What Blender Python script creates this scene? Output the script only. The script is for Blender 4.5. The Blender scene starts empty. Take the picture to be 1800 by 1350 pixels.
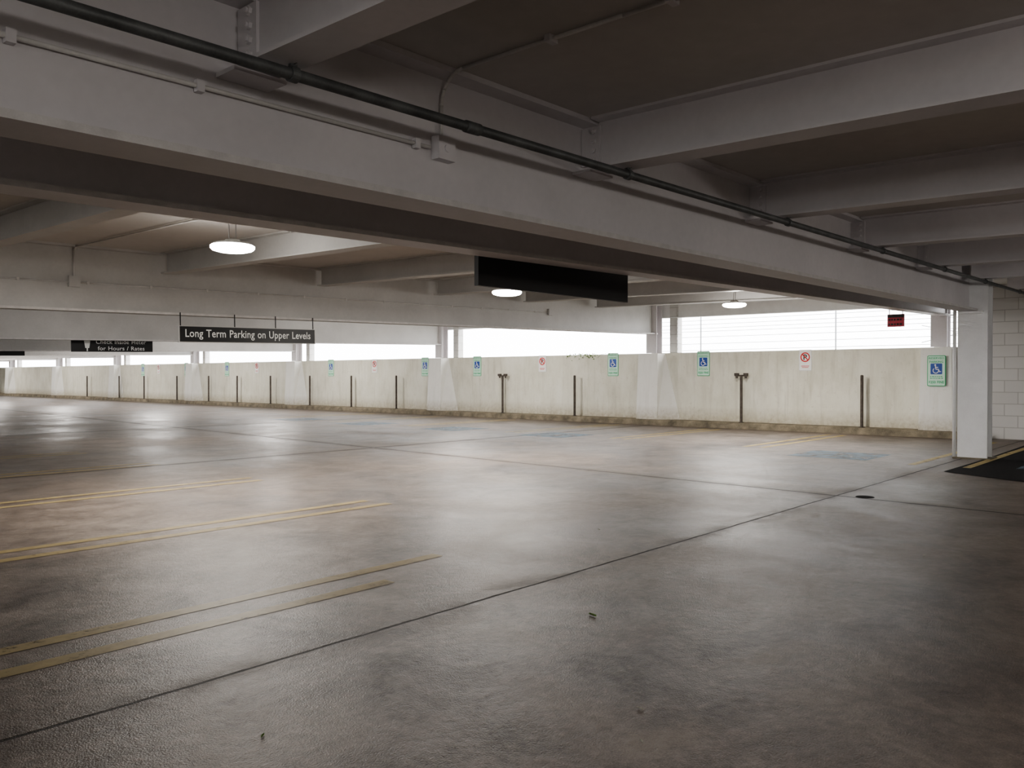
import bpy, bmesh, math, random
from mathutils import Vector, Matrix
random.seed(7)
COL = bpy.context.scene.collection
PI = math.pi
try:
    bpy.context.scene.view_settings.view_transform = 'AgX'
    bpy.context.scene.view_settings.look = 'AgX - Medium High Contrast'
except Exception:
    pass

# ------------------------------------------------------------ materials
def new_mat(name):
    m = bpy.data.materials.new(name); m.use_nodes = True
    nt = m.node_tree; nt.nodes.clear()
    out = nt.nodes.new('ShaderNodeOutputMaterial')
    b = nt.nodes.new('ShaderNodeBsdfPrincipled')
    nt.links.new(b.outputs[0], out.inputs[0])
    return m, nt, b, out
def N(nt, t, **kw):
    n = nt.nodes.new(t)
    for k, v in kw.items(): setattr(n, k, v)
    return n
def setin(n, i, v, nt):
    if isinstance(v, bpy.types.NodeSocket): nt.links.new(v, n.inputs[i])
    else: n.inputs[i].default_value = v
def mth(nt, op, a, b=0.0, clamp=False):
    n = N(nt, 'ShaderNodeMath', operation=op); n.use_clamp = clamp
    setin(n, 0, a, nt); setin(n, 1, b, nt); return n.outputs[0]
def noise(nt, vec, scale, detail=4, rough=.55, dist=0.0):
    n = N(nt, 'ShaderNodeTexNoise'); nt.links.new(vec, n.inputs['Vector'])
    n.inputs['Scale'].default_value = scale; n.inputs['Detail'].default_value = detail
    n.inputs['Roughness'].default_value = rough; n.inputs['Distortion'].default_value = dist; return n.outputs[0]
def ramp(nt, fac, stops):
    n = N(nt, 'ShaderNodeValToRGB'); nt.links.new(fac, n.inputs[0])
    e = n.color_ramp.elements
    while len(e) < len(stops): e.new(.5)
    for k, (p, c) in enumerate(stops):
        e[k].position = p; e[k].color = (c[0], c[1], c[2], 1) if not isinstance(c, float) else (c, c, c, 1)
    return n.outputs[0]
def mix(nt, fac, a, b, bt='MIX'):
    n = N(nt, 'ShaderNodeMix', data_type='RGBA', blend_type=bt)
    setin(n, 0, fac, nt)
    for i, v in ((6, a), (7, b)):
        if isinstance(v, bpy.types.NodeSocket): nt.links.new(v, n.inputs[i])
        else: n.inputs[i].default_value = (v[0], v[1], v[2], 1)
    return n.outputs[2]
def coords(nt, kind='Object'):
    return N(nt, 'ShaderNodeTexCoord').outputs[kind]
def mapping(nt, vec, s):
    n = N(nt, 'ShaderNodeMapping'); nt.links.new(vec, n.inputs[0]); n.inputs['Scale'].default_value = s; return n.outputs[0]
def bump(nt, b, h, strength=.2, dist=.02):
    n = N(nt, 'ShaderNodeBump'); n.inputs['Strength'].default_value = strength; n.inputs['Distance'].default_value = dist
    nt.links.new(h, n.inputs['Height']); nt.links.new(n.outputs[0], b.inputs['Normal'])

def paint(name, col, rough=.5, var=.15, scale=2.0, metal=0.0, bmp=.05, streak=(1,1,1)):
    m, nt, b, o = new_mat(name)
    v = mapping(nt, coords(nt), streak)
    n1 = noise(nt, v, scale, 4); n2 = noise(nt, v, scale*14, 2)
    f = mth(nt, 'ADD', mth(nt, 'MULTIPLY', n1, .75), mth(nt, 'MULTIPLY', n2, .25))
    dk = [c*(1-var*1.4) for c in col]; lt = [min(1, c*(1+var*.6)) for c in col]
    c = ramp(nt, f, [(.34, dk), (.66, lt)])
    nt.links.new(c, b.inputs['Base Color']); b.inputs['Roughness'].default_value = rough
    b.inputs['Metallic'].default_value = metal
    if bmp: bump(nt, b, n2, bmp, .01)
    return m

M_steel = paint('painted_steel', (.68, .655, .67), .5, .06, 1.2, bmp=.03)
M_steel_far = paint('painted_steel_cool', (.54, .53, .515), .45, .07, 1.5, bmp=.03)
M_edge = paint('worn_flange_edge', (.66, .64, .63), .6, .10, 9, bmp=.12)
M_white_steel = paint('white_column_paint', (.84, .84, .84), .45, .05, 3, bmp=.03)
M_deck = paint('deck_soffit', (.60, .575, .55), .85, .07, .6, bmp=.08)
M_pipe = paint('galvanized_pipe', (.13, .135, .135), .5, .3, 6, metal=.2)
M_conduit = paint('painted_conduit', (.66, .64, .62), .45, .1, 4)
M_black = paint('black_sign_face', (.008, .008, .009), .45, .1, 4, bmp=0)
M_white = paint('white_lettering', (.90, .91, .89), .5, .03, 4, bmp=0)
M_post = paint('rusty_galvanized_post', (.12, .10, .085), .6, .35, 9, metal=.3)
M_alu = paint('aluminium_housing', (.60, .60, .60), .4, .05, 6)
M_green = paint('sign_green', (.05, .48, .20), .5, .05, 4, bmp=0)
M_signw = paint('sign_white_green', (.66, .90, .76), .4, .04, 6, bmp=0)
M_signwhite = paint('sign_white', (.93, .92, .90), .4, .04, 6, bmp=0)
M_blue = paint('sign_blue', (.015, .08, .38), .4, .05, 6, bmp=0)
M_red = paint('sign_red', (.66, .02, .02), .4, .05, 6, bmp=0)
M_exitred = paint('dark_red_sign', (.42, .03, .05), .4, .08, 6, bmp=0)
M_leaf = paint('leaf_green', (.15, .25, .05), .55, .3, 30)
M_bit = paint('pale_debris', (.45, .43, .36), .7, .2, 30)
M_fence = paint('fence_wire', (.30, .31, .33), .6, .1, 6)
M_ground = paint('outdoor_ground', (.40, .40, .38), .9, .1, .5)

def wallmat(name, lo, mid, hi, st):
    m, nt, b, o = new_mat(name)
    c = coords(nt)
    n1 = noise(nt, mapping(nt, c, (1, 1, .6)), 1.3, 6, .65)
    n2 = noise(nt, c, 9, 4, .7)
    n3 = noise(nt, mapping(nt, c, (3, 3, .3)), 2.0, 5, .65)
    col = ramp(nt, n1, [(.3, lo), (.5, mid), (.7, hi)])
    col = mix(nt, mth(nt, 'MULTIPLY', ramp(nt, n3, [(.52, 0.0), (.72, 1.0)]), st), col, (.42, .39, .30))
    col = mix(nt, ramp(nt, n2, [(.60, 0.0), (.72, st*1.2)]), col, (.50, .46, .36))
    sp = N(nt, 'ShaderNodeSeparateXYZ'); nt.links.new(c, sp.inputs[0])
    low = mth(nt, 'MULTIPLY', mth(nt, 'SUBTRACT', 1.0, mth(nt, 'MULTIPLY', mth(nt, 'SUBTRACT', sp.outputs[2], .15), 2.0), True), mth(nt, 'MULTIPLY', n2, 1.5), True)
    col = mix(nt, low, col, (.40, .35, .25))
    nt.links.new(col, b.inputs['Base Color']); b.inputs['Roughness'].default_value = .8
    bump(nt, b, n2, .25, .02)
    return m
M_wall = wallmat('cream_concrete_wall', (.66, .645, .54), (.76, .745, .645), (.83, .82, .73), .36)
M_pil = wallmat('white_concrete_pilaster', (.84, .84, .80), (.88, .88, .84), (.91, .91, .88), .16)

def blockmat():
    m, nt, b, o = new_mat('painted_block_wall')
    c = coords(nt)
    sp = N(nt, 'ShaderNodeSeparateXYZ'); nt.links.new(c, sp.inputs[0])
    cb = N(nt, 'ShaderNodeCombineXYZ'); nt.links.new(mth(nt, 'ADD', sp.outputs[0], sp.outputs[1]), cb.inputs[0]); nt.links.new(sp.outputs[2], cb.inputs[1])
    br = N(nt, 'ShaderNodeTexBrick'); nt.links.new(cb.outputs[0], br.inputs['Vector'])
    br.inputs['Color1'].default_value = (.62, .61, .59, 1); br.inputs['Color2'].default_value = (.68, .67, .65, 1)
    br.inputs['Mortar'].default_value = (.46, .45, .43, 1); br.inputs['Scale'].default_value = 1
    br.inputs['Brick Width'].default_value = .6; br.inputs['Row Height'].default_value = .3; br.inputs['Mortar Size'].default_value = .010
    nt.links.new(br.outputs[0], b.inputs['Base Color']); b.inputs['Roughness'].default_value = .7
    bump(nt, b, mth(nt, 'SUBTRACT', 1.0, br.outputs[1]), .35, .01)
    return m
M_block = blockmat()

def floormat():
    m, nt, b, o = new_mat('stained_concrete_floor')
    c = coords(nt)
    sp = N(nt, 'ShaderNodeSeparateXYZ'); nt.links.new(c, sp.inputs[0])
    X, Y = sp.outputs[0], sp.outputs[1]
    big = noise(nt, c, .38, 6, .68, .5)
    med = noise(nt, c, 1.5, 8, .74, .4)
    fine = noise(nt, c, 13, 5, .78)
    grit = noise(nt, c, 110, 2, .6)
    f = mth(nt, 'ADD', mth(nt, 'MULTIPLY', big, .32), mth(nt, 'ADD', mth(nt, 'MULTIPLY', med, .32), mth(nt, 'ADD', mth(nt, 'MULTIPLY', fine, .21), mth(nt, 'MULTIPLY', grit, .15))))
    col = ramp(nt, f, [(.42, (.060, .045, .036)), (.5, (.135, .107, .088)), (.58, (.235, .193, .162))])
    col = mix(nt, mth(nt, 'MULTIPLY', ramp(nt, fine, [(.60, 0.0), (.74, 1.0)]), .24), col, (.34, .285, .24))
    wob = mth(nt, 'MULTIPLY', mth(nt, 'SUBTRACT', med, .5), .05)
    def joint(coord, pos, w):
        d = mth(nt, 'ABSOLUTE', mth(nt, 'ADD', mth(nt, 'SUBTRACT', coord, pos), wob))
        line = mth(nt, 'SUBTRACT', 1.0, mth(nt, 'DIVIDE', d, w), True)
        line = mth(nt, 'MULTIPLY', line, 3.0, True)
        halo = mth(nt, 'SUBTRACT', 1.0, mth(nt, 'DIVIDE', d, .26), True)
        halo = mth(nt, 'MULTIPLY', mth(nt, 'MULTIPLY', halo, ramp(nt, med, [(.45, 0.0), (.6, 1.0)])), .5)
        return mth(nt, 'MAXIMUM', mth(nt, 'MULTIPLY', line, .93), halo)
    j = joint(Y, 4.05, .016)
    for y0 in (14.55, 25.0, 35.6):
        j = mth(nt, 'MAXIMUM', j, joint(Y, y0, .032))
    xs = mth(nt, 'SUBTRACT', X, mth(nt, 'MULTIPLY', Y, .055))
    j = mth(nt, 'MAXIMUM', j, joint(xs, 10.9, .026))
    col = mix(nt, j, col, (.016, .013, .011))
    nt.links.new(col, b.inputs['Base Color'])
    r = mth(nt, 'ADD', mth(nt, 'MULTIPLY', ramp(nt, f, [(.43, 0.0), (.57, 1.0)]), .10), mth(nt, 'MULTIPLY', ramp(nt, big, [(.36, 0.0), (.62, 1.0)]), .12))
    r = mth(nt, 'ADD', r, .31)
    nt.links.new(mth(nt, 'ADD', r, mth(nt, 'MULTIPLY', j, .3), True), b.inputs['Roughness'])
    spec = mth(nt, 'ADD', .12, mth(nt, 'MULTIPLY', ramp(nt, mth(nt, 'ADD', mth(nt, 'MULTIPLY', big, .5), mth(nt, 'MULTIPLY', med, .5)), [(.40, 0.0), (.60, 1.0)]), .38))
    nt.links.new(spec, b.inputs['Specular IOR Level'])
    h = mth(nt, 'SUBTRACT', mth(nt, 'ADD', mth(nt, 'MULTIPLY', fine, .9), mth(nt, 'MULTIPLY', grit, .5)), mth(nt, 'MULTIPLY', j, 1.0))
    bump(nt, b, h, .55, .012)
    return m
M_floor = floormat()
M_asphalt = paint('asphalt_patch', (.020, .019, .020), .9, .4, 20, bmp=.5)
M_asphalt.node_tree.nodes['Principled BSDF'].inputs['Specular IOR Level'].default_value = .15
M_curb = paint('weathered_curb', (.25, .215, .155), .85, .4, 3, bmp=.4)

def worn(name, col, thr, scale=5, amax=.9):
    m, nt, b, o = new_mat(name)
    c = N(nt, 'ShaderNodeNewGeometry').outputs['Position']
    n1 = noise(nt, c, scale, 5, .75)
    a = ramp(nt, n1, [(thr, 0.0), (thr+.22, amax)])
    nt.links.new(ramp(nt, n1, [(.3, [x*.65 for x in col]), (.7, col)]), b.inputs['Base Color'])
    b.inputs['Roughness'].default_value = .5; b.inputs['Specular IOR Level'].default_value = .3
    nt.links.new(a, b.inputs['Alpha'])
    return m
M_yellow = worn('worn_yellow_paint', (.40, .315, .155), .20, 6, amax=.85)
M_yellow2 = worn('bright_yellow_paint', (.50, .38, .14), .24, 6, .9)
M_bluep = worn('worn_blue_paint', (.17, .26, .34), .30, 3, .75)
M_whitep = worn('worn_white_paint', (.40, .42, .43), .36, 4, .7)

def emis(name, col, s):
    m = bpy.data.materials.new(name); m.use_nodes = True; nt = m.node_tree; nt.nodes.clear()
    o = nt.nodes.new('ShaderNodeOutputMaterial'); e = nt.nodes.new('ShaderNodeEmission')
    e.inputs[0].default_value = (*col, 1); e.inputs[1].default_value = s
    nt.links.new(e.outputs[0], o.inputs[0]); return m
M_lens = emis('led_lens_glow', (1, .98, .92), 45)

# ------------------------------------------------------------ mesh builder
class MB:
    def __init__(s): s.v = []; s.f = []; s.m = []
    def poly(s, pts, faces, mi=0):
        b = len(s.v); s.v += [tuple(p) for p in pts]
        for f in faces: s.f.append([b+i for i in f]); s.m.append(mi)
    def box(s, x0, x1, y0, y1, z0, z1, mi=0):
        s.poly([(x0,y0,z0),(x1,y0,z0),(x1,y1,z0),(x0,y1,z0),(x0,y0,z1),(x1,y0,z1),(x1,y1,z1),(x0,y1,z1)],
               [(0,3,2,1),(4,5,6,7),(0,1,5,4),(1,2,6,5),(2,3,7,6),(3,0,4,7)], mi)
    def hexa(s, p, mi=0):
        s.poly(p, [(0,3,2,1),(4,5,6,7),(0,1,5,4),(1,2,6,5),(2,3,7,6),(3,0,4,7)], mi)
    def cyl(s, a, b, r, n=12, r2=None, mi=0):
        a = Vector(a); b = Vector(b); d = (b-a).normalized()
        u = d.orthogonal().normalized(); w = d.cross(u); r2 = r if r2 is None else r2
        pts = []
        for c, rr in ((a, r), (b, r2)):
            for i in range(n):
                t = 2*PI*i/n; pts.append(c + u*math.cos(t)*rr + w*math.sin(t)*rr)
        fs = [(i, (i+1) % n, n+(i+1) % n, n+i) for i in range(n)]
        fs += [tuple(range(n-1, -1, -1)), tuple(range(n, 2*n))]
        s.poly(pts, fs, mi)
    def tube(s, path, r, n=10):
        for a, b in zip(path[:-1], path[1:]):
            s.cyl(a, b, r, n)
    def lathe(s, prof, n=32, mi=0):
        b = len(s.v)
        for (r, z) in prof:
            for i in range(n):
                t = 2*PI*i/n; s.v.append((r*math.cos(t), r*math.sin(t), z))
        for k in range(len(prof)-1):
            for i in range(n):
                s.f.append([b+k*n+i, b+k*n+(i+1) % n, b+(k+1)*n+(i+1) % n, b+(k+1)*n+i]); s.m.append(mi)
    def ibeam(s, p0, p1, z0top, z1top, fw, tf=.03, tw=.03, mi=0, medge=None):
        p0 = Vector(p0); p1 = Vector(p1); d = (p1-p0); d.z = 0; d.normalize()
        sd = Vector((-d.y, d.x, 0)); h = fw/2; w = tw/2
        def prof(p, zt):
            D = zt-p.z
            q = [(-h,0),(h,0),(h,tf),(w,tf),(w,D-tf),(h,D-tf),(h,D),(-h,D),(-h,D-tf),(-w,D-tf),(-w,tf),(-h,tf)]
            return [p+sd*a+Vector((0,0,z)) for a, z in q]
        pts = prof(p0, z0top)+prof(p1, z1top)
        b = len(s.v); s.v += [tuple(p) for p in pts]
        for i in range(12):
            j = (i+1) % 12
            s.f.append([b+i, b+j, b+12+j, b+12+i])
            s.m.append(medge if (medge is not None and i in (1, 11)) else mi)
        s.f.append([b+11-i for i in range(12)]); s.m.append(mi)
        s.f.append([b+12+i for i in range(12)]); s.m.append(mi)
    def mesh(s, name, mats, smooth=False):
        me = bpy.data.meshes.new(name); me.from_pydata(s.v, [], s.f)
        if not isinstance(mats, (list, tuple)): mats = [mats]
        for m in mats: me.materials.append(m)
        for p, mi in zip(me.polygons, s.m): p.material_index = mi; p.use_smooth = smooth
        bm = bmesh.new(); bm.from_mesh(me); bmesh.ops.recalc_face_normals(bm, faces=bm.faces); bm.to_mesh(me); bm.free()
        return me

def add(name, me, label=None, cat=None, parent=None, mat=None, group=None, kind=None):
    o = bpy.data.objects.new(name, me); COL.objects.link(o)
    if mat is not None: o.matrix_world = mat
    if parent is not None: o.parent = parent
    if label: o['label'] = label
    if cat: o['category'] = cat
    if group: o['group'] = group
    if kind: o['kind'] = kind
    return o
def thing(name, label, cat, mat, parts, group=None):
    e = bpy.data.objects.new(name, None); e.empty_display_size = .1; COL.objects.link(e)
    e.matrix_world = mat; e['label'] = label; e['category'] = cat
    if group: e['group'] = group
    for p in parts:
        o = bpy.data.objects.new(p[0], p[1]); COL.objects.link(o); o.parent = e
        if len(p) > 2 and p[2] is not None: o.matrix_local = p[2]
        if len(p) > 3 and p[3]: o['label'] = p[3]
    return e
def T(x, y, z): return Matrix.Translation((x, y, z))
def face_mx(x, y, z):
    return Matrix(((0,0,-1,x),(-1,0,0,y),(0,1,0,z),(0,0,0,1)))
def face_my(x, y, z, slope=0.0):
    return Matrix(((1,0,0,x),(0,0,-1,y),(0,1,0,z),(0,0,0,1))) @ Matrix.Rotation(math.atan(slope), 4, 'Z')

def text_mesh(name, s, size, mat, bold=0.0, ext=.001, fit=None):
    cu = bpy.data.curves.new(name, 'FONT'); cu.body = s; cu.size = size; cu.align_x = 'CENTER'; cu.align_y = 'CENTER'
    cu.extrude = ext; cu.offset = bold; cu.resolution_u = 3; cu.space_word = 1.15; cu.space_character = 1.04
    o = bpy.data.objects.new(name, cu); COL.objects.link(o)
    bpy.context.view_layer.update()
    dg = bpy.context.evaluated_depsgraph_get()
    me = bpy.data.meshes.new_from_object(o.evaluated_get(dg)); me.name = name
    me.materials.clear(); me.materials.append(mat)
    bpy.data.objects.remove(o); bpy.data.curves.remove(cu)
    xs = [v.co.x for v in me.vertices]; ys = [v.co.y for v in me.vertices]
    cx = (min(xs)+max(xs))/2; cy = (min(ys)+max(ys))/2
    k = fit/(max(xs)-min(xs)) if fit else 1.0
    for v in me.vertices: v.co.x = (v.co.x-cx)*k; v.co.y -= cy
    return me

def stroke(mb, pts, w, z=0.0, mi=0):
    pts = [Vector((p[0], p[1])) for p in pts]
    n = len(pts); L = []; R = []
    for i, p in enumerate(pts):
        d = (pts[min(i+1, n-1)]-pts[max(i-1, 0)]).normalized(); q = Vector((-d.y, d.x))*w/2
        L.append(p+q); R.append(p-q)
    b = len(mb.v)
    for a, c in zip(L, R): mb.v += [(a.x, a.y, z), (c.x, c.y, z)]
    for i in range(n-1): mb.f.append([b+2*i, b+2*i+1, b+2*i+3, b+2*i+2]); mb.m.append(mi)
def disc(mb, cx, cy, r, z=0, n=20, mi=0):
    mb.poly([(cx+r*math.cos(2*PI*i/n), cy+r*math.sin(2*PI*i/n), z) for i in range(n)], [tuple(range(n))], mi)
def arc(cx, cy, r, a0, a1, n=20):
    return [(cx+r*math.cos(math.radians(a0+(a1-a0)*i/n)), cy+r*math.sin(math.radians(a0+(a1-a0)*i/n))) for i in range(n+1)]
def wheelchair(s, mat, name='wheelchair_symbol', z=0.0):
    mb = MB(); k = lambda L: [((x-.5)*s, (y-.5)*s) for x, y in L]
    disc(mb, (.40-.5)*s, (.90-.5)*s, .085*s, z)
    stroke(mb, k([(.41,.80),(.44,.64),(.46,.46),(.70,.46)]), .10*s, z)
    stroke(mb, k([(.68,.49),(.82,.18),(.94,.23)]), .09*s, z)
    stroke(mb, k([(.43,.66),(.68,.66)]), .08*s, z)
    stroke(mb, [((x-.5)*s, (y-.5)*s) for x, y in arc(.45,.32,.26,125,378,26)], .075*s, z)
    return mb.mesh(name, mat)
def rrect(mb, w, h, r, z0, z1, mi=0):
    pts = []
    for cx, cy, a in ((w/2-r, h/2-r, 0), (-w/2+r, h/2-r, 90), (-w/2+r, -h/2+r, 180), (w/2-r, -h/2+r, 270)):
        pts += [(cx+r*math.cos(math.radians(a+t)), cy+r*math.sin(math.radians(a+t))) for t in (0, 30, 60, 90)]
    n = len(pts)
    mb.poly([(x, y, z0) for x, y in pts]+[(x, y, z1) for x, y in pts],
            [tuple(range(n-1,-1,-1)), tuple(range(n, 2*n))]+[(i, (i+1) % n, n+(i+1) % n, n+i) for i in range(n)], mi)

# ------------------------------------------------------------ heights
XW = 23.8
YMAX = 92.0
XMIN = -12.0; YMIN = -9.0
def deck(x, y): return 3.46+.017*x+.018*min(y, 14.7)
def beamz(x, y): return 3.05+.017*x+.02*min(y, 14.7)

# ------------------------------------------------------------ shell
mb = MB(); mb.box(XMIN-.3, 24.4, YMIN-.3, YMAX+.3, -.3, 0)
add('floor', mb.mesh('floor', M_floor), kind='structure', label='stained polished concrete parking deck')
mb = MB()
for (ya, yb) in ((YMIN-.3, 14.7), (14.7, YMAX+.3)):
    a, c = XMIN-.3, 24.4
    mb.hexa([(a,ya,deck(a,ya)),(c,ya,deck(c,ya)),(c,yb,deck(c,yb)),(a,yb,deck(a,yb)),
             (a,ya,deck(a,ya)+.3),(c,ya,deck(c,ya)+.3),(c,yb,deck(c,yb)+.3),(a,yb,deck(a,yb)+.3)])
add('ceiling', mb.mesh('ceiling', M_deck), kind='structure', label='grey painted concrete deck soffit')
WT = 2.38
mb = MB(); mb.box(XW, XW+.25, 5.2, YMAX, 0, WT)
add('wall_east', mb.mesh('wall_east', M_wall), kind='structure', label='cream painted concrete parapet wall')
mb = MB(); mb.box(24.0, 24.3, YMIN, 5.2, 0, 4.0)
add('wall_east_block', mb.mesh('wall_east_block', M_block), kind='structure', label='white painted concrete block wall')
mb = MB(); mb.box(XMIN-.3, 24.3, YMIN-.3, YMIN, 0, 3.75)
add('wall_south', mb.mesh('wall_south', M_wall), kind='structure', label='painted concrete wall')
mb = MB(); mb.box(XMIN-.3, XMIN, YMIN, YMAX, 0, 1.2)
add('wall_west', mb.mesh('wall_west', M_wall), kind='structure', label='painted concrete parapet wall')
mb = MB(); mb.box(XMIN-.3, 24.3, YMAX, YMAX+.3, 0, 3.9)
add('wall_north', mb.mesh('wall_north', M_wall), kind='structure', label='painted concrete wall')
mb = MB()
prof = [(23.28, 0), (23.30, .15), (23.34, .18), (XW, .19), (XW, 0)]
for ya, yb in ((4.9, 45), (45, YMAX)):
    pts = [(x, ya, z) for x, z in prof]+[(x, yb, z) for x, z in prof]; n = 5
    mb.poly(pts, [(i, (i+1) % n, n+(i+1) % n, n+i) for i in range(n)]+[(4,3,2,1,0), (5,6,7,8,9)])
add('baseboard_east', mb.mesh('curb', M_curb), kind='structure', label='weathered concrete kerb at the wall foot')
mb = MB(); mb.box(-140, 140, -120, 220, -.7, -.35)
add('ground', mb.mesh('ground', M_ground), kind='structure', label='pale ground outside')

# ------------------------------------------------------------ girders
def girder(y, x0, x1, za, zs, fw=.32, label='', mat=M_steel, tf=.04):
    mb = MB()
    mb.ibeam((x0, y, za+zs*x0), (x1, y, za+zs*x1), deck(x0, y), deck(x1, y), fw, tf, .03, 0, 1)
    return add('steel_girder', mb.mesh('steel_girder', [mat, M_edge]), label=label, cat='beam', group='main steel girders')
girder(3.96, XMIN, 17.82, 2.65, .0125, label='deep off-white steel girder with worn flange carried by column')
girder(5.80, XMIN, 23.8, 2.74, .019, .30, label='off-white painted steel girder beside the black sign')
girder(14.75, XMIN, 23.8, 2.61, .017, .30, label='off-white painted steel girder with thin conduit', mat=M_steel_far)
PIL = [5.95, 14.75, 25.1, 35.7, 46.2, 56.9, 67.2, 77.7, 88.2]
for y in PIL[2:]:
    za, zs = (2.47, .019) if y < 30 else (2.36, .021)
    girder(y, XMIN, 23.8, za, zs, .30, label='off-white painted steel girder running to the perimeter wall', mat=M_steel_far)
mb = MB(); mb.ibeam((24.12, 5.2, 3.50), (24.12, 14.7, 3.56), deck(24, 5.2), deck(24, 14.7), .2, .03, .03)
mb.ibeam((24.12, 14.7, 3.56), (24.12, YMAX, 3.56), deck(24, 15), deck(24, 15), .2, .03, .03)
add('edge_beam', mb.mesh('edge_beam', M_white_steel), label='painted steel edge beam above the wall openings', cat='beam')

# ------------------------------------------------------------ cross beams
def bolt_mesh():
    mb = MB(); mb.cyl((0,0,0), (-.018,0,0), .024, 6); mb.cyl((-.018,0,0), (-.03,0,0), .013, 8); return mb.mesh('bolt', M_steel)
BOLT = bolt_mesh()
def crossbeam(x, ya, yb, mat, detail=False):
    mb = MB()
    ztA, ztB = deck(x, ya), deck(x, yb)
    mb.ibeam((x, ya, beamz(x, ya)), (x, yb, beamz(x, yb)), ztA, ztB, .24, .022, .022)
    o = add('steel_cross_beam', mb.mesh('steel_cross_beam', mat), cat='beam', group='steel cross beams under the deck',
            label='off-white steel cross beam bolted to the girder' if detail else 'off-white steel cross beam under the deck')
    if detail:
        zb = beamz(x, yb)
        p = MB(); p.box(x-.028, x-.011, yb-.02, yb+.16, zb+.05, ztB-.05)
        add('connection_plate', p.mesh('connection_plate', mat), parent=o)
        p = MB(); p.box(x-.15, x+.15, yb-.02, yb+.16, zb-.03, zb-.008)
        add('bearing_bracket', p.mesh('bearing_bracket', mat), parent=o)
        for k in range(4):
            b = add('bolt', BOLT, parent=o); b.matrix_local = T(x-.028, yb+.04, zb+.09+k*.075)
    return o
for x in (-9.8, -6.8, -3.8, -.75, 2.3, 5.3, 8.3, 11.35, 14.4, 17.2, 20.4, 23.2):
    crossbeam(x, YMIN, 3.78, M_steel, detail=(2 < x < 15))
for x in (-9.7, -6.4, -3.05, .3, 3.65, 7.0, 10.35, 13.7, 17.0, 20.3):
    crossbeam(x, 5.97, 14.58, M_steel_far)

# ------------------------------------------------------------ main free-standing column
mb = MB()
xa, xb, ya, yb = 17.84, 18.26, 3.63, 4.15; zt = deck(18, 4)
mb.box(xa, xa+.04, ya, yb, 0, zt); mb.box(xb-.04, xb, ya, yb, 0, zt); mb.box(xa+.04, xb-.04, 3.875, 3.905, 0, zt)
col = add('steel_column', mb.mesh('steel_column', M_white_steel), label='white painted steel H column standing on the concrete floor', cat='column')
mb = MB(); mb.box(xa-.08, xb+.08, ya-.07, yb+.07, 0, .025)
add('base_plate', mb.mesh('base_plate', M_curb), parent=col, label='rusty base plate')
mb = MB(); mb.box(xa-.10, xa, 3.70, 4.12, 2.82, 2.865)
add('seat_bracket', mb.mesh('seat_bracket', M_white_steel), parent=col)
mb = MB(); mb.cyl((xa+.02, yb+.06, 0), (xa+.02, yb+.06, 2.95), .032, 12)
add('downpipe', mb.mesh('downpipe', M_white_steel, True), parent=col)

# ------------------------------------------------------------ pilasters and wall columns
def pil_mesh(h):
    mb = MB(); p0 = -.42; z0 = .185
    top = [(p0+.06,-.36,h),(0,-.44,h),(0,.42,h),(p0+.06,.38,h)]
    bot = [(p0-.02,-.40,z0),(0,-1.0,z0),(0,.46,z0),(p0-.02,.42,z0)]
    mb.hexa([bot[0],bot[1],bot[2],bot[3],top[0],top[1],top[2],top[3]])
    return mb.mesh('concrete_pilaster', M_pil)
PILM = pil_mesh(WT-.02)
mbc = MB(); hc = 1.6
mbc.box(-.18,-.15,-.20,.20,0,hc); mbc.box(.15,.18,-.20,.20,0,hc); mbc.box(-.15,.15,-.012,.012,0,hc)
COLM = mbc.mesh('wall_column', M_steel)
for i, y in enumerate(PIL):
    add('concrete_pilaster', PILM, mat=T(XW, y, 0), label='cream concrete pilaster with flared foot against the wall', cat='pilaster', group='concrete pilasters along the wall')
    add('wall_column', COLM, mat=T(XW+.02, y, WT), label='short painted steel column on top of the concrete wall', cat='column', group='steel columns on the wall')
    if i > 0:
        mb = MB(); mb.box(XW+.27, XW+.55, y-.75, y-.45, -.35, 4.0)
        for k in range(10): mb.box(XW+.255, XW+.27, y-.74, y-.46, 2.4+k*.14, 2.5+k*.14)
        add('block_pier', mb.mesh('block_pier', M_block), label='ribbed masonry pier just outside the wall opening', cat='pier', group='masonry piers outside')

# ------------------------------------------------------------ pipe and conduits
def pz(x): return 3.07+.017*x
YP = 3.55
mb = MB(); mb.cyl((XMIN, YP, pz(XMIN)), (23.9, YP, pz(23.9)), .030, 16)
pipe = add('water_pipe', mb.mesh('water_pipe', M_pipe, True), label='long dark galvanized pipe hung below the cross beams', cat='pipe')
def clamp_mesh():
    mb = MB(); mb.cyl((-.022,0,0), (.022,0,0), .040, 16)
    mb.cyl((0,0,.035), (0,0,.13), .008, 8); mb.box(-.02,.02,-.010,.010,.035,.07)
    mb.box(-.035,.035,-.02,.02,.08,.095); mb.cyl((.0,-.035,.055),(0,.035,.055),.007,6)
    return mb.mesh('pipe_clamp', M_pipe)
CL = clamp_mesh()
for x in (-.75, 2.35, 5.35, 8.35, 11.4, 14.45, 17.25, 20.45):
    o = add('pipe_clamp', CL, parent=pipe); o.matrix_local = T(x, YP, pz(x))
mb = MB(); mb.cyl((3.57, YP, pz(3.57)), (3.69, YP, pz(3.69)), .037, 16)
add('pipe_coupling', mb.mesh('pipe_coupling', M_pipe, True), parent=pipe)

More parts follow.
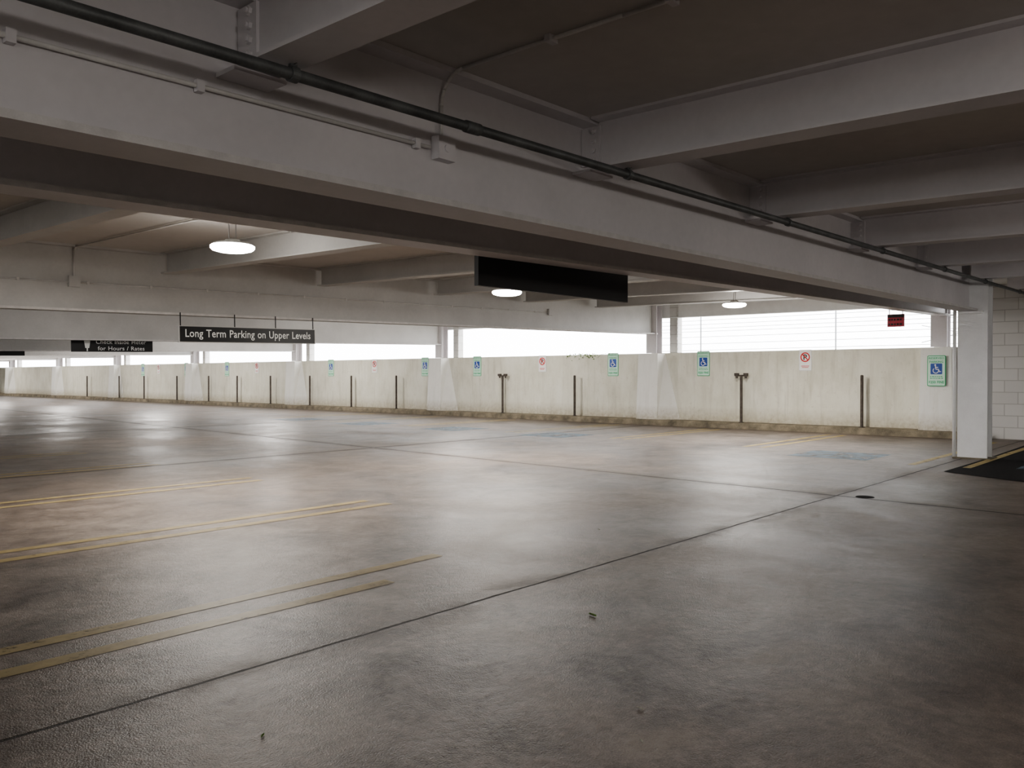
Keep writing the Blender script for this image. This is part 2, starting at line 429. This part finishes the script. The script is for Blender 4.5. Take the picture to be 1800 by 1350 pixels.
yf = 3.92
mb = MB()
mb.tube([(XMIN+.1, yf, 2.80), (0, yf, 3.03), (3.62, yf, 3.08)], .012)
zc = deck(3.72, 3.7)
path = [(3.72, yf, 3.16), (3.72, yf, zc-.22)]
for k in range(7):
    a = PI/2*k/6; path.append((3.72, yf-.2+.2*math.cos(a), zc-.22+.2*math.sin(a)))
for yy in (2.5, 0, -4, YMIN+.1): path.append((3.72, yy, deck(3.72, yy)-.02))
mb.tube(path, .012)
con = add('electrical_conduit', mb.mesh('electrical_conduit', M_conduit, True), label='thin painted conduit fixed to girder and turning onto deck', cat='conduit')
mb = MB(); mb.box(3.65, 3.80, yf-.05, yf+.02, 3.01, 3.16); mb.cyl((3.725, yf-.06, 3.085), (3.725, yf-.05, 3.085), .025, 12)
add('junction_box', mb.mesh('junction_box', M_steel), parent=con)
for (x, z) in ((-.3, 3.02), (.55, 3.04), (1.2, 3.046), (2.05, 3.058), (3.5, 3.078)):
    mb = MB(); mb.box(x-.02, x+.02, yf-.02, yf+.02, z-.03, z+.03)
    add('conduit_strap', mb.mesh('conduit_strap', M_steel), parent=con)
for yy in (3.0, 2.2, 1.2):
    mb = MB(); z = deck(3.72, yy)-.02; mb.box(3.68, 3.76, yy-.02, yy+.02, z-.022, z+.02)
    add('conduit_strap', mb.mesh('conduit_strap', M_steel), parent=con)
yf = 14.72
mb = MB(); mb.tube([(-6, yf, 3.0), (4.3, yf, 3.17), (18.2, yf, 3.42)], .012)
con = add('electrical_conduit', mb.mesh('electrical_conduit', M_conduit, True), label='thin painted conduit strapped along the girder web', cat='conduit')
for x in (5.45, 18.2):
    z = 3.17+(x-4.3)*.018; mb = MB(); mb.box(x-.09, x+.09, yf-.05, yf+.01, z-.08, z+.1)
    add('junction_box', mb.mesh('junction_box', M_steel_far), parent=con)
z = deck(5.45, 14.5)
mb = MB(); mb.tube([(5.45, yf, 3.2), (5.45, yf, z-.1), (5.45, yf-.1, z-.03), (5.45, 10.2, deck(5.45, 10.2)-.03)], .014)
add('riser_conduit', mb.mesh('riser_conduit', M_conduit, True), parent=con)
for k in range(13):
    x = 4.6+k*1.08; z = 3.17+(x-4.3)*.018; mb = MB(); mb.box(x-.02, x+.02, yf-.013, yf+.01, z-.022, z+.022)
    add('conduit_strap', mb.mesh('conduit_strap', M_conduit), parent=con)

# ------------------------------------------------------------ lamps
mb = MB(); mb.lathe([(.0,.075),(.09,.075),(.11,.045),(.19,.035),(.245,.022),(.268,.004),(.270,-.008)], 40)
HS = mb.mesh('lamp_housing', M_alu, True)
mb = MB(); mb.lathe([(.268,-.004),(.288,-.018),(.285,-.045),(.26,-.07),(.19,-.09),(.09,-.10),(.0,-.102)], 40)
LN = mb.mesh('lamp_lens', M_lens, True)
def lamp(x, y, z, area=150, point=60, label='round white LED ceiling lamp hanging on twin rods'):
    dz = deck(x, y)-z
    ps = [('lamp_housing', HS), ('lamp_lens', LN)]
    for sx in (-.05, .05):
        mb = MB(); mb.cyl((sx,0,.07), (sx,0,dz), .008, 8); ps.append(('hanging_rod', mb.mesh('hanging_rod', M_alu)))
    e = thing('ceiling_lamp', label, 'ceiling lamp', T(x, y, z), ps, group='round ceiling lamps')
    if area:
        L = bpy.data.lights.new('lamp_light', 'AREA'); L.shape = 'DISK'; L.size = .40; L.energy = area; L.color = (1, .94, .86)
        o = bpy.data.objects.new('lamp_light', L); COL.objects.link(o); o.parent = e; o.matrix_local = T(0, 0, -.12)
    if point:
        L = bpy.data.lights.new('lamp_glow', 'POINT'); L.energy = point; L.shadow_soft_size = .10; L.color = (1, .95, .90)
        o = bpy.data.objects.new('lamp_glow', L); COL.objects.link(o); o.parent = e; o.matrix_local = T(0, 0, -.24)
lamp(5.74, 10.1, 3.36, 240, 16)
lamp(11.9, 10.7, 3.27, 220, 16)
lamp(19.0, 9.45, 3.42, 200, 50)
lamp(1.2, -1.8, 2.95, 0, 75)
lamp(9.3, -3.2, 3.05, 0, 110)
lamp(15.8, -1.2, 3.2, 0, 70)  # extra lamp added out of view to brighten the column side
for (x, y, p) in ((10, 20, 110), (19.5, 20, 300), (19.5, 31, 380), (19, 41, 430), (18.5, 52, 480), (18.5, 64, 560), (18.5, 77, 560)):  # unseen lamps added behind the girders to brighten the east wall
    lamp(x, y, deck(x, y)-.5, 0, p)

# ------------------------------------------------------------ hanging signs
mb = MB(); mb.box(6.35, 9.22, 6.12, 6.18, 0, .5)
for v in range(len(mb.v)):
    p = mb.v[v]; mb.v[v] = (p[0], p[1], p[2]+2.58+.003*(p[0]-6.5))
s = thing('hanging_sign', 'large blank black sign board hung behind the girder', 'sign', T(0, 0, 0), [('sign_board', mb.mesh('sign_board', M_black))])
for x in (6.5, 7.8, 9.1):
    mb = MB(); mb.cyl((x, 6.15, 3.0), (x, 6.15, deck(x, 6.15)), .01, 8)
    add('hanging_rod', mb.mesh('hanging_rod', M_pipe), parent=s)
def hangers(xs, z0, z1):
    out = []
    for x in xs:
        mb = MB(); mb.box(x-.008, x+.008, z0, z1, -.025, -.01); out.append(('hanger', mb.mesh('hanger', M_black)))
    return out
W, H = 2.94, .29
mb = MB(); mb.box(-W/2, W/2, -H/2, H/2, -.03, 0)
bd = mb.mesh('sign_board', M_black)
mb = MB(); t = .008
mb.box(-W/2-.015, W/2+.015, H/2-.003, H/2+t, -.04, .004); mb.box(-W/2-.015, W/2+.015, -H/2-t, -H/2+.003, -.04, .004)
mb.box(-W/2-.015, -W/2+.003, -H/2, H/2, -.04, .004); mb.box(W/2-.003, W/2+.015, -H/2, H/2, -.04, .004)
fr = mb.mesh('sign_frame', M_steel_far)
tx = text_mesh('lettering', 'Long Term Parking on Upper Levels', .205, M_white, bold=.002, fit=2.72)
thing('hanging_sign', 'black hanging sign reading Long Term Parking on Upper Levels', 'sign', face_my(8.68, 14.56, 2.41, .018),
      [('sign_board', bd), ('sign_frame', fr), ('lettering', tx, T(0, -.005, .006))]+hangers((-W/2+.03, -.35, .55, W/2-.03), H/2, H/2+.25))
W, H = 2.4, .54
mb = MB(); mb.box(-W/2, W/2, -H/2, H/2, -.03, 0); bd = mb.mesh('sign_board', M_black)
t1 = text_mesh('lettering', 'Check Inside Meter', .17, M_white, bold=.001, fit=1.5); t2 = text_mesh('lettering', 'for Hours / Rates', .17, M_white, bold=.001, fit=1.4)
mb = MB(); mb.poly([(-.10,.15,0),(-.055,-.13,0),(.055,-.13,0),(.10,.15,0)], [(0,1,2,3)]); disc(mb, 0, .15, .10, 0.001)
mb.box(-.02,.02,-.22,-.13,-.002,0)
sy = mb.mesh('meter_symbol', M_white)
thing('hanging_sign', 'black sign reading Check Inside Meter for Hours / Rates', 'sign', face_my(10.6, 25.6, 2.62, .018),
      [('sign_board', bd), ('lettering', t1, T(.24, .03, .006)), ('lettering', t2, T(.24, -.165, .006)), ('meter_symbol', sy, T(-.76, -.03, .006))]+hangers((-1.1, 1.1), H/2, H/2+.3))
mb = MB(); mb.box(-1.1, 1.1, -.15, .15, -.03, 0); bd = mb.mesh('sign_board', M_black)
thing('hanging_sign', 'plain black hanging sign under a far girder', 'sign', face_my(10.45, 36.2, 2.56, .018), [('sign_board', bd)]+hangers((-1.0, 1.0), .15, .5))
mb = MB(); mb.box(-.19, .19, -.15, .15, -.03, 0); bd = mb.mesh('sign_board', M_exitred)
mb = MB()
stroke(mb, [(-.18,.105),(.18,.105)], .07)
for y in (.02, -.09):
    x = -.16
    while x < .13:
        l = random.choice((.03, .04, .05)); stroke(mb, [(x, y), (x+l, y)], .045); x += l+.025
mk = mb.mesh('sign_marking', M_black)
thing('hanging_sign', 'small dark red sign hung under the girder', 'sign', face_mx(20.6, 6.12, 2.93), [('sign_board', bd), ('sign_marking', mk, T(0, 0, .008))]+hangers((-.15, .15), .15, .3))

# ------------------------------------------------------------ wall signs
W, H = .44, .80
mb = MB(); rrect(mb, W, H, .03, -.004, .004, 0); P1 = mb.mesh('sign_panel', M_green)
mb = MB(); rrect(mb, W-.035, H-.035, .022, .004, .007, 0); P2 = mb.mesh('sign_face', M_signw)
R1 = text_mesh('lettering', 'RESERVED', .078, M_green, bold=.0015, fit=.37); R2 = text_mesh('lettering', 'PARKING', .078, M_green, bold=.0015, fit=.33)
R3 = text_mesh('lettering', '$250 FINE', .09, M_green, bold=.003, fit=.37)
mb = MB(); rrect(mb, .28, .28, .02, .007, .010, 0); P3 = mb.mesh('blue_square', M_blue)
WC = wheelchair(.25, M_white)
mb = MB()
for y in (0, -.045):
    x = -.15
    while x < .13:
        l = random.choice((.03, .045, .06)); stroke(mb, [(x, y), (min(x+l, .16), y)], .02); x += l+.014
SM = mb.mesh('small_print', M_green)
def ada(y, z, x=XW-.006):
    thing('accessible_parking_sign', 'green and white reserved parking sign with blue wheelchair symbol', 'sign', face_mx(x, y, z),
          [('sign_panel', P1), ('sign_face', P2), ('lettering', R1, T(0, .33, .009)), ('lettering', R2, T(0, .235, .009)),
           ('blue_square', P3, T(0, .05, 0)), ('wheelchair_symbol', WC, T(0, .05, .013)), ('small_print', SM, T(0, -.15, .010)), ('lettering', R3, T(0, -.30, .009))],
          group='reserved parking signs on the wall')
ada(5.93, 1.75, XW-.445)
for y in (12.9, 16.4, 23.0, 26.1, 32.8, 42.5, 47.2, 53.0): ada(y, 2.02)
W, H = .36, .60
mb = MB(); rrect(mb, W, H, .02, -.004, .004, 0); Q1 = mb.mesh('sign_panel', M_signwhite)
mb = MB(); rrect(mb, W+.02, H+.02, .02, -.006, -.003, 0); Q0 = mb.mesh('sign_rim', M_alu)
mb = MB(); stroke(mb, arc(0, 0, .125, 0, 360, 32), .034); stroke(mb, [(-.085,.085),(.085,-.085)], .030); Q2 = mb.mesh('prohibition_ring', M_red)
Q3 = text_mesh('letter_p', 'P', .22, M_black, bold=.005)
mb = MB(); stroke(mb, [(-.12,0),(.12,0)], .016); stroke(mb, [(-.10,-.04),(.10,-.04)], .016); Q4 = mb.mesh('small_print', M_red)
for y in (9.58, 19.6, 29.5, 39.4, 50.8):
    thing('no_parking_sign', 'white no parking sign with red prohibition ring', 'sign', face_mx(XW-.008, y, 2.08),
          [('sign_rim', Q0), ('sign_panel', Q1), ('letter_p', Q3, T(0, .09, .006)), ('prohibition_ring', Q2, T(0, .09, .012)), ('small_print', Q4, T(0, -.17, .008))], group='no parking signs on the wall')

# ------------------------------------------------------------ meter posts
mb = MB(); mb.cyl((0,0,0),(0,0,1.44),.042,12); mb.lathe([(.043,1.44),(.03,1.455),(0,1.46)],12); mb.cyl((0,0,0),(0,0,.02),.08,12)
POST = mb.mesh('post', M_post)
mb = MB(); mb.box(-.03,.03,-.20,.20,1.42,1.47)
for s_ in (-1, 1):
    mb.box(-.05,.05,s_*.15-.06,s_*.15+.06,1.44,1.52); mb.cyl((0,s_*.15,1.36),(0,s_*.15,1.44),.035,10)
HEAD = mb.mesh('twin_bracket', M_post)
for y in (7.88, 11.48, 17.9, 21.4, 27.7, 30.9, 34.2, 37.7, 41.0, 44.1, 47.9, 52.3, 56.0, 61.3):
    double = y in (11.48, 21.4)
    ps = [('post', POST)]
    if double: ps.append(('twin_bracket', HEAD))
    thing('meter_post', 'rusty meter post with twin bracket on the kerb' if double else 'bare rusty steel meter post standing on the kerb', 'post', T(23.55, y, .185), ps, group='meter posts along the wall')

# ------------------------------------------------------------ floor markings
def line(y, x0, x1, w=.135, mat=M_yellow, z=.003):
    mb = MB(); n = 8; pts = []
    for i in range(n+1):
        x = x0+(x1-x0)*i/n; j = random.uniform(-.008, .008)
        pts += [(x, y-w/2+j, z), (x, y+w/2+j, z)]
    mb.poly(pts, [(2*i, 2*i+2, 2*i+3, 2*i+1) for i in range(n)])
    add('parking_line', mb.mesh('parking_line', mat), label='worn yellow painted parking line on the concrete', cat='floor marking', group='yellow parking lines')
for y0, e1, e2 in ((5.17, 4.15, 5.05), (8.22, 6.7, 6.65), (11.5, 6.9, 6.95), (14.9, 6.9, 6.9), (18.2, 6.9, 6.9)):
    line(y0-.2, -2.5, e1); line(y0+.2, -2.5, e2)
for y0 in (8.25, 11.95, 15.6, 20.2, 24.0, 28.0):
    line(y0-.2, 17.5, 22.7, .13, M_yellow2); line(y0+.2, 17.5, 22.7, .13, M_yellow2)
line(4.45, 15.9, 22.7, mat=M_yellow2)
line(3.55, 15.9, 23.4, mat=M_yellow2, z=.012)
mb = MB(); mb.poly([(15.1,3.72,.006),(14.7,3.0,.006),(14.35,2.3,.006),(14.2,YMIN,.006),(24.0,YMIN,.006),(24.0,3.75,.006),(18,3.68,.006)], [(0,1,2,3,4,5,6)])
add('asphalt_patch', mb.mesh('asphalt_patch', M_asphalt), label='black asphalt patch beside the column', cat='floor patch')
WCf = wheelchair(1.25, M_whitep)
mb = MB(); mb.poly([(-.78,-.78,0),(.78,-.78,0),(.78,.78,0),(-.78,.78,0)], [(0,1,2,3)]); BP = mb.mesh('blue_panel', M_bluep)
for (x, y, z) in ((16.9, 6.1, .003), (17.6, 14.0, .003), (17.6, 18.0, .003), (17.6, 22.2, .003), (17.6, 26.2, .003), (17.1, 2.1, .012)):
    thing('accessible_parking_marking', 'faded blue floor square with white wheelchair symbol', 'floor marking', T(x, y, z) @ Matrix.Rotation(-PI/2, 4, 'Z'),
          [('blue_panel', BP), ('wheelchair_symbol', WCf, T(0, 0, .003))], group='wheelchair floor markings')
mb = MB(); mb.lathe([(.0,.005),(.11,.005),(.12,.0)], 24)
add('floor_cover', mb.mesh('floor_cover', M_asphalt), mat=T(11.25, 3.72, 0), label='small round dark metal cover in the floor', cat='drain cover')

def leaf(x, y, s, mat, label):
    mb = MB(); a = random.uniform(0, 6.28); pts = []
    for t, w_ in ((0,0),(.25,.3),(.55,.36),(.85,.16),(1,0)): pts.append((t, w_))
    L = [(t-.5, w_/2, .12+.1*abs(t-.5)) for t, w_ in pts]; R = [(t-.5, -w_/2, .12+.1*abs(t-.5)) for t, w_ in pts]; C = [(t-.5, 0, .02) for t, w_ in pts]
    n = 5; mb.poly([(p[0]*s, p[1]*s, p[2]*s+.002) for p in L+C+R], [(i, i+1, n+i+1, n+i) for i in range(4)]+[(n+i, n+i+1, 2*n+i+1, 2*n+i) for i in range(4)])
    add('leaf', mb.mesh('leaf', mat), mat=T(x, y, 0) @ Matrix.Rotation(a, 4, 'Z'), label=label, cat='leaf', group='fallen leaves')
for x, y, s in ((4.45,3.23,.07),(1.98,3.24,.04)):
    leaf(x, y, s, M_leaf, 'small fallen green leaf on the floor')
for x, y, s in ((3.35,2.15,.04),(3.05,1.95,.035),(7.9,2.1,.05),(7.0,5.0,.05)):
    leaf(x, y, s, M_bit, 'small dry pale leaf on the floor')

mb = MB()
for k in range(46):
    y = random.gauss(17.6, .55); z = WT+.04-abs(random.gauss(0, .08)); x = XW-.03-random.random()*.08
    s = random.uniform(.02, .04); a = random.uniform(0, PI); dx = math.cos(a)*s; dz = math.sin(a)*s
    mb.poly([(x, y-dx, z-dz), (x-.02, y+dz*.5, z-dx*.5), (x, y+dx, z+dz), (x+.01, y-dz*.5, z+dx*.5)], [(0,1,2,3)])
for k in range(5):
    y = 16.8+k*.35; mb.tube([(XW+.05, y, WT+.02), (XW-.03, y+.1, WT+.0), (XW-.03, y+.25, WT-.12)], .005, 5)
o = add('ivy', mb.mesh('ivy', M_leaf), label='green ivy creeping over the top of the wall', cat='plant'); o['kind'] = 'stuff'

# fence outside
f0 = bpy.data.objects.new('wire_fence', None); COL.objects.link(f0); f0['label'] = 'wire fence outside the wall opening'; f0['category'] = 'fence'
for y in (4.8, 9.5, 14.2):
    mb = MB(); mb.cyl((26, y, -.4), (26, y, 3.8), .025, 8); add('fence_post', mb.mesh('fence_post', M_fence), parent=f0)
for z in (2.55, 2.78, 2.98, 3.15, 3.30, 3.43, 3.6):
    mb = MB(); mb.cyl((26, 3, z), (26, 16, z+random.uniform(-.04,.04)), .009, 6); add('fence_wire', mb.mesh('fence_wire', M_fence), parent=f0)
for a, c in ((2.6, 3.1), (3.1, 2.6)):
    mb = MB(); mb.cyl((26, 4.9, a), (26, 7.0, c), .012, 6); add('brace_wire', mb.mesh('brace_wire', M_fence), parent=f0)

# ------------------------------------------------------------ world
wd = bpy.data.worlds.new('World'); bpy.context.scene.world = wd; wd.use_nodes = True
nt = wd.node_tree; nt.nodes.clear()
o = nt.nodes.new('ShaderNodeOutputWorld'); bg = nt.nodes.new('ShaderNodeBackground')
bg.inputs[0].default_value = (.98, .98, 1.0, 1); bg.inputs[1].default_value = 7.5
nt.links.new(bg.outputs[0], o.inputs[0])

# ------------------------------------------------------------ camera
cam = bpy.data.cameras.new('camera'); cam.sensor_width = 36; cam.lens = 28.84; cam.clip_end = 500
co = bpy.data.objects.new('camera', cam); COL.objects.link(co)
co.location = (0, 0, 1.6); co.rotation_euler = (math.radians(90-.52), 0, math.radians(-48.4))
bpy.context.scene.camera = co
